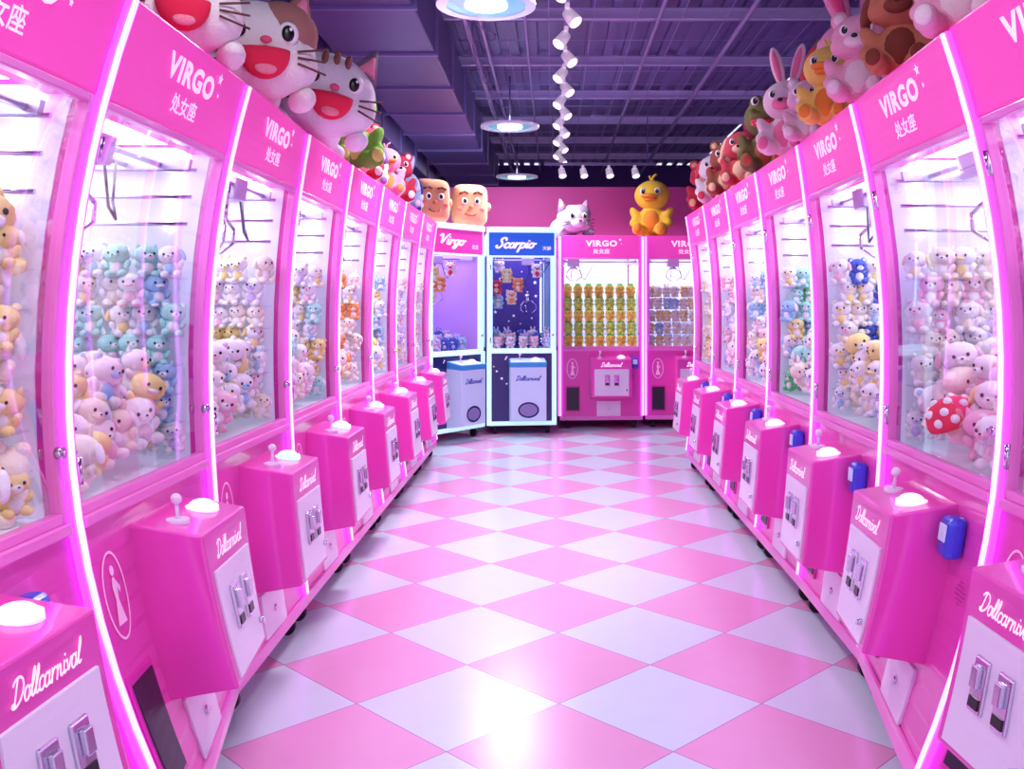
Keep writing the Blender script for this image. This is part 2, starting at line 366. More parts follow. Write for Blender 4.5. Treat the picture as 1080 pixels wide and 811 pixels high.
def machine(P,Wd,strips,label,group,nearL,style='pink',btn=0,claw=(.4,-.3,1.3),farside='hi',boff=0):
    base=Vector(P(Wd/2,-.4,0)); base.z=0
    e=empty('claw_machine',base,label,'claw machine',group)
    def pt(name,mb,mats,parent=None,**kw):
        return obj(name,mb.mesh(name,mats if isinstance(mats,list) else [mats],P,base),parent or e,**kw)
    H=1.93; pink=style=='pink'
    body=PINK if pink else NAVY; fr=PINKL if pink else CYA
    pt('cabinet_base',MB().box(.004,Wd-.004,-.85,0,.09,.80,bev=.006,zc=12),body)
    pt('base_trim',MB().box(.0,Wd,.0,.012,.085,.125,bev=.003),PINKL if pink else CYA)
    pt('base_trim',MB().box(.03,Wd-.03,0,.018,.775,.80,bev=.004),PINKL if pink else CYA)
    pw=.026 if pink else .04
    for a,b_ in((0.003,pw),(Wd-pw,Wd-.003)):
        pt('corner_post',MB().box(a,b_,-.045,.004,.125 if not pink else .80,H,bev=.004,zc=10),PINKD if pink else CYA)
        pt('corner_post',MB().box(a,b_,-.85,-.81,.8,H,bev=.004,zc=6),PINKD if pink else CYA)
    if strips is not None:
        for s in strips:
            c0=s
            l=pt('light_strip',MB().box(c0-.010,c0+.010,.004,.022,.13,H-.01,bev=.004,zc=16),LED,label='glowing pink-white light strip')
            pt('strip_channel',MB().box(c0-.021,c0-.011,.002,.016,.13,H-.01,zc=16),LEDP,l)
            pt('strip_channel',MB().box(c0+.011,c0+.021,.002,.016,.13,H-.01,zc=16),LEDP,l)
    hd=pt('header_sign',MB().box(.02,Wd-.02,-.1,.008,1.71,H,bev=.006,zc=8),PINKH if pink else (BLUH if style=='blue' else PINKH),label='lit pink header panel' if style!='blue' else 'lit blue header panel')
    TW=.0125
    if style=='pink':
        m=MB().text('VIRGO',Wd*.5,1.85,Wd*.38,TW,height=.062,bold=.04)
        pt('sign_text',m,WHT,hd)
        for a,b_,r_ in((Wd*.5+Wd*.225,1.888,.018),(Wd*.5+Wd*.24,1.845,.009)):
            m=MB(); star(m,a,b_,r_,TW); pt('star_mark',m,WHT,hd)
        pt('sign_text',MB().text('处女座',Wd*.5,1.772,Wd*.2,TW,height=.05),WHT,hd)
    elif style=='blue':
        pt('sign_text',MB().script('Scorpio',Wd*.42,1.812,Wd*.60,TW,.15,th=.17),WHT,hd)
        pt('sign_text',MB().text('天蝎',Wd*.86,1.78,Wd*.12,TW),WHT,hd)
    else:
        pt('sign_text',MB().script('Virgo',Wd*.42,1.815,Wd*.48,TW,.14,th=.16),WHT,hd)
        pt('sign_text',MB().text('处女',Wd*.82,1.78,Wd*.12,TW),WHT,hd)
    pt('roof_panel',MB().box(.004,Wd-.004,-.85,-.02,H-.02,H-.001),PINKD if pink else CYA)
    pt('ceiling_light_panel',MB().box(.06,Wd-.06,-.72,-.14,1.735,1.745),LPAN if pink else mat('dim_light_panel',(210,200,255),.5,emit=3.4,ecol=(210,205,255)))
    y0,y1=.80,1.71; q0=pw; q1=pw+.016
    m=MB().box(q0,q1,-.02,.008,y0,y1,bev=.003,zc=10).box(Wd-q1,Wd-q0,-.02,.008,y0,y1,bev=.003,zc=10).box(q1,Wd-q1,-.02,.008,y0,y0+.022,bev=.003).box(q1,Wd-q1,-.02,.008,y1-.018,y1,bev=.003)
    dr=pt('glass_door',m,fr,label='framed glass front door')
    g=MB()
    n=10
    vs=[];fs=[]
    for i in range(n+1):
        z=y0+.022+(y1-y0-.04)*i/n
        vs+=[(q1,-.006,z),(Wd-q1,-.006,z)]
    for i in range(n): fs.append([2*i,2*i+1,2*i+3,2*i+2])
    g.add(vs,fs,0,True)
    pt('glass_pane',g,GLS,dr)
    pt('door_lock',MB().cyl((Wd-.037,.006,.95),(Wd-.037,.022,.95),.013).cyl((Wd-.037,.022,.95),(Wd-.037,.026,.95),.006),CHR,dr)
    for z in(.9,1.6): pt('door_hinge',MB().cyl((.036,.012,z-.03),(.036,.012,z+.03),.007),CHR,dr)
    ip=INT if pink else (NAVI if style=='blue' else VIOI)
    ib=pt('interior_back_panel',MB().box(.04,Wd-.04,-.81,-.80,.80,1.73,zc=4),ip)
    cs=(Wd-.03,Wd-.02) if nearL else (.02,.03)
    if farside!='none': pt('interior_side_panel',MB().box(cs[0],cs[1],-.80,-.04,.80,1.73,zc=6),ip)
    else:
        for a in(.02,Wd-.03): pt('interior_side_panel',MB().box(a,a+.01,-.80,-.04,.80,1.73,zc=3),ip)
    pt('interior_floor',MB().box(.035,Wd-.035,-.8,-.03,.80,.81),ip)
    if pink and farside!='none':
        cc=Wd-.045 if nearL else .045
        for w_ in(-.12,-.4,-.68):
            pt('added_light_tube',MB().cyl((cc,w_,1.48),(cc,w_,1.72),.009,n=10),LPAN)  # extra tubes added to brighten the upper interior
        for zz in(1.50,1.58,1.66):
            pt('inner_rail',MB().cyl((cc-.01 if nearL else cc+.01,-.06,zz),(cc-.01 if nearL else cc+.01,-.78,zz),.006,n=8),CHR)
    if not pink:
        for cc in(.07,Wd-.07): pt('added_light_tube',MB().cyl((cc,-.76,.85),(cc,-.76,1.7),.008,n=10),mat('added_cyan_tube',(200,240,255),emit=3,ecol=(190,225,255)))  # corner tubes added to brighten the cyan-framed interiors
        rs=random.Random(5)
        for i in range(16):
            m=MB(); star(m,rs.uniform(.1,Wd-.1),rs.uniform(.95,1.65),rs.uniform(.01,.025),-.797); pt('star_mark',m,WHT,ib)
    gz=1.66
    gm=mat('gantry_metal',(190,180,210),.3,metal=.6)
    m=MB().box(claw[0]-.06,claw[0]+.06,claw[1]-.07,claw[1]+.07,gz-.035,gz+.04,bev=.006)
    gt=pt('gantry',m,gm)
    for a in(.05,Wd-.07): pt('gantry_rail',MB().box(a,a+.02,-.75,-.08,gz,gz+.03),gm,gt)
    for q in(-.05,.05): pt('gantry_rail',MB().cyl((.06,claw[1]+q,gz+.015),(Wd-.06,claw[1]+q,gz+.015),.008),gm,gt)
    m=MB(); pts=[]
    for i in range(9):
        t=i/8; pts.append((claw[0]+.02*math.sin(t*7),claw[1]+.015*math.cos(t*9),gz-.035-(gz-.035-claw[2]-.22)*t))
    m.path(pts,.0045,n=6)
    cm=DARK if not pink else mat('grey_cord',(110,100,130),.5)
    pt('claw_cord',m,cm,gt)
    pts=[(claw[0]+.05,claw[1]+.05,gz-.02),(claw[0]+.08,claw[1]+.07,gz-.14),(claw[0]+.11,claw[1]+.08,gz-.17),(claw[0]+.14,claw[1]+.05,gz-.12),(claw[0]+.22,claw[1],gz)]
    pt('power_cord',MB().path(pts,.004,n=6),cm,gt)
    pt('claw',claw_geo(claw[0],claw[1],gz,claw[2]),CHR,gt)
    b0=Wd*.27+.035+boff; b1=b0+.345; bt=.73; BW=.175
    if not pink: b0,b1=Wd*.32,Wd*.32+.34
    zb=.30 if pink else .12
    endm=pink and farside=='none'
    if endm: b0,b1=Wd*.36,Wd*.36+.40
    def slant(v):
        q=Vector(v)
        t=max(0,min(1,(q.y-.0)/BW))
        q.z+=-.03*t*max(0,(q.z-(bt-.1))/.1)+.03*t*max(0,((zb+.1)-q.z)/.1)
        return q
    cb=pt('control_box',MB().box(b0,b1,-.01,BW,zb,bt,bev=.007,zc=12,fn=slant),PINK if pink else ICE)
    def tp(c,w): return bt-.03*max(0,min(1,w/BW))
    if pink:
        cp=pt('coin_panel',MB().box(b0+.03,b1-.03,BW-.004,BW+.006,zb+.045,.605,bev=.002,zc=9),WPAN,cb,label='white metal coin door')
        mid=(b0+b1)/2
        for cc in(mid-.045,mid+.045):
            m=MB().box(cc-.026,cc+.026,BW+.004,BW+.014,.44,.55,bev=.004).box(cc-.013,cc+.013,BW+.013,BW+.026,.49,.535,bev=.003)
            pt('coin_slot',m,CHR,cb)
            pt('coin_return',MB().box(cc-.018,cc+.018,BW+.0125,BW+.017,.45,.472),BLK,cb)
        pt('panel_lock',MB().cyl((b1-.05,BW+.003,.40),(b1-.05,BW+.02,.40),.009),CHR,cb)
        pt('box_lettering',MB().script('Dollcarnival',mid,.65,.215,BW+.004,.046,th=.10),WHT,cb)
    else:
        pt('oval_badge',MB().ring(((b0+b1)/2,.25),.10,.075,.02,BW+.0025),NAVY,cb)
        m=MB(); m.add([((b0+b1)/2+math.cos(i*.2618)*.078,BW+.0025,.25+math.sin(i*.2618)*.053) for i in range(24)],[list(range(24))])
        pt('oval_badge',m,mat('grey_violet_badge',(150,140,195),.4),cb)
        pt('box_lettering',MB().script('Dollcarnival',(b0+b1)/2,.55,.24,BW+.0035,.05,th=.12),BLUE,cb)
        pt('top_plate',MB().box(b0-.005,b1+.005,.0,BW+.01,bt-.07,bt-.001,bev=.008,fn=slant),CYT,cb)
    jx,jw=b0+.09,.085; jz=tp(0,jw)
    pt('joystick',MB().cyl((jx,jw,jz-.01),(jx,jw,jz+.008),.028).cyl((jx,jw,jz),(jx+.006,jw,jz+.05),.005).sph((jx+.007,jw,jz+.056),.014),WPAN,cb)
    bx=b1-.095; bz=tp(0,.09)
    pt('push_button',MB().cyl((bx,.09,bz-.01),(bx,.09,bz+.008),.043).sph((bx,.09,bz+.006),(.036,.036,.020),zmin=0),BTN if btn==0 else BTNG,cb,label='round glowing push button')
    if pink:
        pd=pt('prize_door',MB().box(.055,.055+.15,-.004,.009,.17,.43,bev=.003,zc=6),PINKD)
        pt('prize_flap',MB().box(.068,.055+.137,.004,.013,.185,.415,bev=.002,zc=6),DARK,pd)
        pt('lower_panel',MB().box(b0+.07,b0+.31,-.004,.009,.125,.275,bev=.003,zc=4),WPAN,label='white lower service panel')
        pt('panel_lock',MB().cyl((b0+.19,.006,.2),(b0+.19,.018,.2),.012),CHR)
        ex,ez=.125,.60
        m=MB().ring((ex,ez),.056,.10,.006,.004)
        m.poly([(ex-.004,ez+.04),(ex+.006,ez+.04),(ex+.012,ez+.01),(ex+.008,ez-.01),(ex+.024,ez-.065),(ex-.022,ez-.065),(ex-.006,ez-.01),(ex-.010,ez+.02)],.004)
        m.add([(ex+.002+math.cos(i*.5236)*.010,.004,ez+.055+math.sin(i*.5236)*.012) for i in range(12)],[list(range(12))])
        m.poly([(ex+.008,ez+.035),(ex+.028,ez+.012),(ex+.022,ez+.0),(ex+.010,ez+.018)],.004)
        pt('maiden_emblem',m,mat('pale_pink_print',(255,205,240),.5,emit=.1))
        cr=pt('card_reader',MB().box(b1+.015,b1+.085,0,.05,.60,.71,bev=.018,seg=3),BLUE,label='blue card reader')
        pt('reader_screen',MB().box(b1+.028,b1+.072,.05,.054,.645,.69,bev=.002),ICE,cr)
        m=MB()
        for i in range(6):
            for j in range(6):
                if (i-2.5)**2+(j-2.5)**2<8:
                    c=Wd-.14+i*.011; z=.50+j*.011
                    m.add([(c+math.cos(q*1.047)*.003,.004,z+math.sin(q*1.047)*.003) for q in range(6)],[list(range(6))])
        o_=pt('speaker_holes',m,mat('hole_pink',(150,30,110),.6)); o_['kind']='stuff'
    else:
        rs=random.Random(3)
        for i in range(14):
            m=MB(); star(m,rs.uniform(.06,Wd-.06),rs.uniform(.18,.74),rs.uniform(.008,.018),.003)
            pt('star_mark',m,WHT)
        for bxx in((0,.045,.0,.02,.09,.8),(Wd-.045,Wd,.0,.02,.09,.8),(0,Wd,0,.02,H,H+.05)):
            pt('frame_edge',MB().box(*bxx,bev=.004),CYA)
    for c in(.08,Wd-.08):
        for w in(-.06,-.78):
            pt('caster',MB().cyl((c-.015,w,.035),(c+.015,w,.035),.035,n=16).box(c-.02,c+.02,w-.02,w+.02,.06,.092),RUB)
    if pink and farside!='none':
        a,b_=(Wd-.17,Wd-.03) if nearL else (.03,.17)
        for z in RZ[1:]:
            pt('display_shelf',MB().box(a,b_,-.78,-.05,z-.005,z-.001),SHG)
    return e
# ---------------- small plush toys ----------------
def small_mesh(kind,main,acc):
    m=MB(); k=dict(n=10,m=7)
    m.sph((0,0,.27),(.29,.24,.28),**k); m.sph((0,-.03,.68),(.37,.3,.29),**k)
    for s in(-1,1):
        m.sph((s*.28,-.11,.36),(.09,.1,.14),rot=Matrix.Rotation(s*.5,3,'Y'),**k); m.sph((s*.18,-.22,.1),(.13,.16,.11),**k)
        m.sph((s*.13,-.315,.71),(.035,.02,.042),n=8,m=5,mi=2)
        if kind=='rabbit': m.sph((s*.13,0,1.02),(.08,.05,.19),rot=Matrix.Rotation(s*.25,3,'Y'),**k); m.sph((s*.13,-.04,1.02),(.045,.03,.14),rot=Matrix.Rotation(s*.25,3,'Y'),mi=1,**k)
        elif kind=='cat': m.cyl((s*.2,0,.82),(s*.26,0,1.02),.12,.01,n=10)
        elif kind=='bear': m.sph((s*.25,0,.9),(.11,.06,.11),**k); m.sph((s*.25,-.05,.9),(.065,.03,.065),mi=1,**k)
        elif kind=='puppy': m.sph((s*.37,-.02,.66),(.07,.1,.19),rot=Matrix.Rotation(-s*.3,3,'Y'),mi=1,**k)
    if kind in('chick','sprout'):
        m.sph((0,-.33,.61),(.12,.1,.045),mi=1,**k)
        if kind=='sprout':
            m.sph((0,-.01,.88),(.27,.22,.13),mi=3,zmin=.0,**k)
            for s in(-1,0,1): m.sph((s*.12,0,1.02),(.05,.05,.11),rot=Matrix.Rotation(s*.6,3,'Y'),mi=3,**k)
        for s in(-1,1): m.sph((s*.17,-.29,.06),(.11,.16,.05),mi=1,**k)
    else:
        m.sph((0,-.3,.61),(.13,.08,.085),mi=1 if kind!='puppy' else 0,**k); m.sph((0,-.375,.645),(.03,.02,.022),n=8,m=5,mi=2)
    m.sph((0,-.12,.27),(.18,.15,.2),mi=1,**k)
    return m.mesh('plush_toy_'+kind,[plush_mat(main),plush_mat(acc),BLK,plush_mat((120,225,110))])
SM={}
def smesh(kind,main,acc):
    if (kind,main,acc) not in SM: SM[(kind,main,acc)]=small_mesh(kind,main,acc)
    return SM[(kind,main,acc)]
WHITE=(252,250,253);YEL=(255,234,155);CRM=(255,245,226);PK=(255,205,224);SKY=(172,216,248);MNT=(180,242,230);LIL=(220,202,250);BRN=(210,150,110);ORG=(255,165,90);NVY=(80,105,205);GRN=(110,215,130);RED=(240,60,95);BYE=(255,238,100);LIM=(200,240,120)
CN={WHITE:'white',YEL:'yellow',CRM:'cream',PK:'pink',SKY:'sky-blue',MNT:'mint',LIL:'lilac',BRN:'brown',ORG:'orange',NVY:'navy-blue',GRN:'green',RED:'red',BYE:'bright yellow',LIM:'lime'}
cand=[]
KN=['bear','cat','bear','bear','chick','puppy','rabbit','puppy']
def fill(P,Wd,nearL,d,theme,side,sc=.14,rk=None,large=False):
    deep=1.15/max(d,1.5)*.83
    cols=max(4,min(10,int(math.ceil(deep/.07))+2)); hc=max(3,min(6,int(math.ceil(deep/.10))+1))
    rr=random.Random(int(d*100)+int(side*7))
    yawf=0.45 if side<0 else -.45
    rk=rk or theme
    for r,z in enumerate(RZ):
        main=rk[r%len(rk)]; kind=rr.choice(KN)
        for c in range(cols):
            w=-.07-c*.07-(.03 if r%2 else 0)+rr.uniform(-.008,.008)
            cc=(Wd-.10+rr.uniform(-.02,.01)) if nearL else .10+rr.uniform(-.01,.02)
            mn=main if rr.random()<.6 else rr.choice(rk); kd=kind if rr.random()<.6 else rr.choice(KN)
            p=Vector(P(cc,w,z))
            acc=WHITE if mn!=WHITE else rr.choice([PK,SKY,CRM,YEL,LIL])
            s=.104/ (1.15 if kd=='rabbit' else 1.0)*rr.uniform(.9,1.08)
            cand.append((p.y,p,s,yawf+rr.uniform(-.6,.6),rr.uniform(-.2,.2),kd,mn,acc))
    if large:
        for lay in range(5):
            for i in range(4):
                for c in range(4):
                    cc=Wd-.09-i*.125-(lay%2)*.04
                    p=Vector(P(cc,-.11-c*.145-(lay%2)*.04,.812+lay*.125+rr.uniform(0,.02))); main=rr.choice(theme)
                    cand.append((p.y,p,sc*rr.uniform(.92,1.08),yawf+rr.uniform(-.6,.6),rr.uniform(-.4,.4),rr.choice(['bear','bear','puppy','cat']),main,WHITE if main!=WHITE else YEL))
        return
    for lay in(0,1,2):
        for i in range(6):
            if i<lay: continue
            for c in range(hc):
                cc=.085+i*.095+lay*.03 if nearL else Wd-.085-i*.095-lay*.03
                p=Vector(P(cc,-.085-c*.10-lay*.025+rr.uniform(-.015,.015),.812+rr.uniform(0,.015)+.07*lay+.012*i)); main=rr.choice(theme); kind=rr.choice(KN)
                acc=WHITE if main!=WHITE else rr.choice([PK,YEL,CRM,SKY])
                cand.append((p.y,p,sc*rr.uniform(.88,1.1),yawf+rr.uniform(-.9,.9),rr.uniform(-.8,.8),kind,main,acc))
# ---------------- rows ----------------
LT=[[YEL,CRM,YEL,CRM,PK],[WHITE,CRM,CRM,WHITE,YEL],[CRM,WHITE,WHITE,PK,YEL],[WHITE,WHITE,PK,MNT,CRM],[CRM,ORG,WHITE],[SKY,WHITE,YEL],[PK,WHITE,LIL],[WHITE,CRM,PK]]
LR={0:[YEL,CRM,YEL,MNT],1:[WHITE,SKY,WHITE,MNT,WHITE,WHITE],2:[CRM,WHITE,WHITE,YEL,CRM,WHITE],3:[MNT,WHITE,YEL,WHITE]}
for i in range(8):
    y0=1.21+W*i; P=row_map(-1,y0)
    machine(P,W,[0.0] if i<7 else [0.0,W-.012],'glossy pink claw machine with lit header in the long row','row of pink claw machines',True,btn=1 if i in(2,3) else 0,claw=(.3+.08*(i%3),-.16-.06*(i%2),1.44),boff=-.05 if i==0 else 0)
    fill(P,W,True,y0+.4,LT[i],-1,sc=.17 if i==0 else .13,rk=LR.get(i),large=i==0)
RT=[[PK,WHITE,CRM],[PK,WHITE,CRM,WHITE],[WHITE,YEL,WHITE,CRM],[MNT,WHITE,WHITE,CRM],[WHITE,PK,YEL],[LIL,WHITE,PK],[WHITE,YEL,CRM]]
RR={1:[WHITE,PK,WHITE,CRM,WHITE,CRM],2:[WHITE,NVY,CRM,WHITE,WHITE],3:[GRN,MNT,WHITE,YEL,SKY],4:[WHITE,SKY,CRM]}
for i in range(7):
    y0=1.47+W*i; P=row_map(1,y0)
    machine(P,W,[W] if i<6 else [W,.012],'glossy pink claw machine with lit header in the facing row','facing row of pink claw machines',False,btn=0,claw=(.45-.06*(i%3),-.17-.05*(i%2),1.44))
    fill(P,W,False,y0+.4,RT[i],1,sc=.145 if i==1 else .13,rk=RR.get(i))
DP=Vector((1.165,2.68,.87))
cand=[c for c in cand if (c[1]+Vector((0,0,c[2]*.5))-(DP+Vector((0,0,.05)))).length>.10]
e=empty('plush_mushroom',DP,'red plush mushroom with white polka dots behind glass','plush mushroom'); e.scale=(.15,.15,.15); e.rotation_euler=(.2,-.4,-.6)
obj('stem',MB().sph((0,0,.28),(.26,.24,.3)).mesh('stem',[plush_mat(CRM)]),e)
obj('cap',MB().sph((0,0,.5),(.5,.48,.42),n=24,m=14,zmin=-.25).mesh('cap',[plush_mat(RED)]),e)
for a,b_ in((0,.9),(1.1,.9),(2.2,.9),(3.3,.9),(4.4,.9),(5.4,.9),(.5,.4),(2.6,.4),(4.7,.4),(.3,1.35),(1.4,1.35),(5.9,1.35),(4.9,1.35)):
    n_=Vector((math.sin(b_)*math.cos(a-1.57),math.sin(b_)*math.sin(a-1.57),math.cos(b_)))
    obj('polka_dot',MB().sph((n_.x*.48,n_.y*.46,.5+n_.z*.40),(.085,.085,.085),n=12,m=8).mesh('polka_dot',[plush_mat(WHITE)]),e)
P,w=flat_map((-1.10,8.36),(-.655,8.99)); machine(P,w,None,'pale cyan framed claw machine turned at the row corner',None,True,style='virgoblue',farside='none',claw=(.4,-.3,1.25)); PB1=(P,w)
P,w=flat_map((-.63,9.04),(.035,9.12)); machine(P,w,None,'pale cyan framed claw machine with blue header and starry base',None,True,style='blue',farside='none',claw=(.42,-.3,1.15)); PB2=(P,w)
P,w=flat_map((.07,9.45),(.90,9.5)); machine(P,w,[.0,w],'pink claw machine at the aisle end, yellow and green toys inside','end wall pink claw machines',True,farside='none',claw=(.15,-.2,1.48)); PB3=(P,w)
P,w=flat_map((.93,9.53),(1.76,9.53)); machine(P,w,[.0,w],'pink claw machine at the aisle end, pale mixed toys inside','end wall pink claw machines',True,farside='none',claw=(.3,-.2,1.48)); PB4=(P,w)
BZ=(.815,.94,1.065,1.19,1.315)
rs=random.Random(4)
for (P,w),st in((PB3,0),(PB4,1)):
    for r,z in enumerate(BZ):
        for c in range(7 if not st else 6):
            p=Vector(P(.09+c*.108,-.10-.025*r,z)) if not st else Vector(P(.07+c*.085+rs.uniform(-.01,.01),-.10-.025*r,z))
            if not st: mn,ac,kd=(BYE,(255,190,110),'sprout') if r%2==0 else (LIM,BYE,'sprout')
            else: mn=rs.choice([WHITE,CRM,WHITE,YEL,SKY]); ac=WHITE if mn!=WHITE else YEL; kd=rs.choice(KN)
            cand.append((0,p,.135 if not st else .125,rs.uniform(-.1,.1),0,kd,mn,ac))
for (P,w) in(PB3,PB4):
    for r,z in enumerate(BZ[1:]):
        base=Vector(P(w/2,-.3,z))
        o=obj('toy_shelf',MB().box(.05,w-.05,-.45,-.03-.025*r,z-.007,z-.001).mesh('toy_shelf',[SHG],P,base),loc=base,label='clear acrylic shelf holding plush toys inside machine',category='shelf',group='toy shelves')
for j,(P,w) in enumerate((PB1,PB2)):
    rs=random.Random(11+j)
    for c in range(5):
        for r in range(3):
            p=Vector(P(.11+c*.12+(r%2)*.03,-.10-r*.11,.815+.03*r)); mn=rs.choice([LIL,WHITE,SKY,PK,NVY,WHITE])
            cand.append((0,p,.13,rs.uniform(-.6,.6),rs.uniform(-.4,.4),rs.choice(['bear','cat','rabbit']),mn,PK if mn==WHITE else WHITE))
    for c,wd,z,k,mn,ac in((.10,-.15,1.34,'bear',RED,CRM),(.2,-.12,1.45,'cat',YEL,WHITE),(.31,-.14,1.36,'bear',ORG,WHITE),(.5,-.18,1.5,'bear',WHITE,RED),(.14,-.35,1.55,'cat',WHITE,PK),(.12,-.2,1.2,'rabbit',SKY,CRM),(.25,-.2,1.24,'bear',CRM,ORG)):
        p=Vector(P(c,wd,z)); cand.append((0,p,.15,.1,0,k,mn,ac))
def keep(c):
    p=c[1]
    if c[0]==0: return True
    px=583+p.x*1000/p.y
    return -110<px<1190
cand=[c for c in cand if keep(c)]
def vis(c):
    p=c[1]; px=583+p.x*1000/p.y
    s=c[2]*1000/p.y
    if not(0<px<1080): s*=.1
    return -s if c[0]!=0 else -1000
cand.sort(key=vis)
NI=298
CN2={'sprout':'bird with leafy cap'}
for i,(d,p,s,yaw,tilt,kind,mn,ac) in enumerate(cand[:NI]):
    o=obj('plush_toy',smesh(kind,mn,ac),loc=p,label='small %s plush %s inside claw machine'%(CN[mn],CN2.get(kind,kind)),category='plush toy',group='small plush toys in the claw machines')
    o.scale=(s,s,s*.96); o.rotation_euler=(0,tilt*.6,yaw)
if len(cand)>NI:
    vs=[];fs=[];mi=[];mats=[];
    me=bpy.data.meshes.new('plush_toy_heap')
    for (d,p,s,yaw,tilt,kind,mn,ac) in cand[NI:]:
        src=smesh(kind,mn,ac); M=Matrix.Translation(p)@Matrix.Rotation(yaw,4,'Z')@Matrix.Rotation(tilt*.6,4,'Y')@Matrix.Scale(s,4)
        off=len(vs); vs+=[tuple(M@v.co) for v in src.vertices]
        idx=[]
        for mm in src.materials:
            if mm not in mats: mats.append(mm)
            idx.append(mats.index(mm))
        for pl in src.polygons: fs.append([q+off for q in pl.vertices]); mi.append(idx[pl.material_index])
    me.from_pydata(vs,[],fs)
    for mm in mats: me.materials.append(mm)
    me.polygons.foreach_set('material_index',mi); me.polygons.foreach_set('use_smooth',[True]*len(fs)); me.update()
    obj('plush_toy_heap',me,kind='stuff',label='mixed small plush toys filling the distant claw machines',category='plush toys')
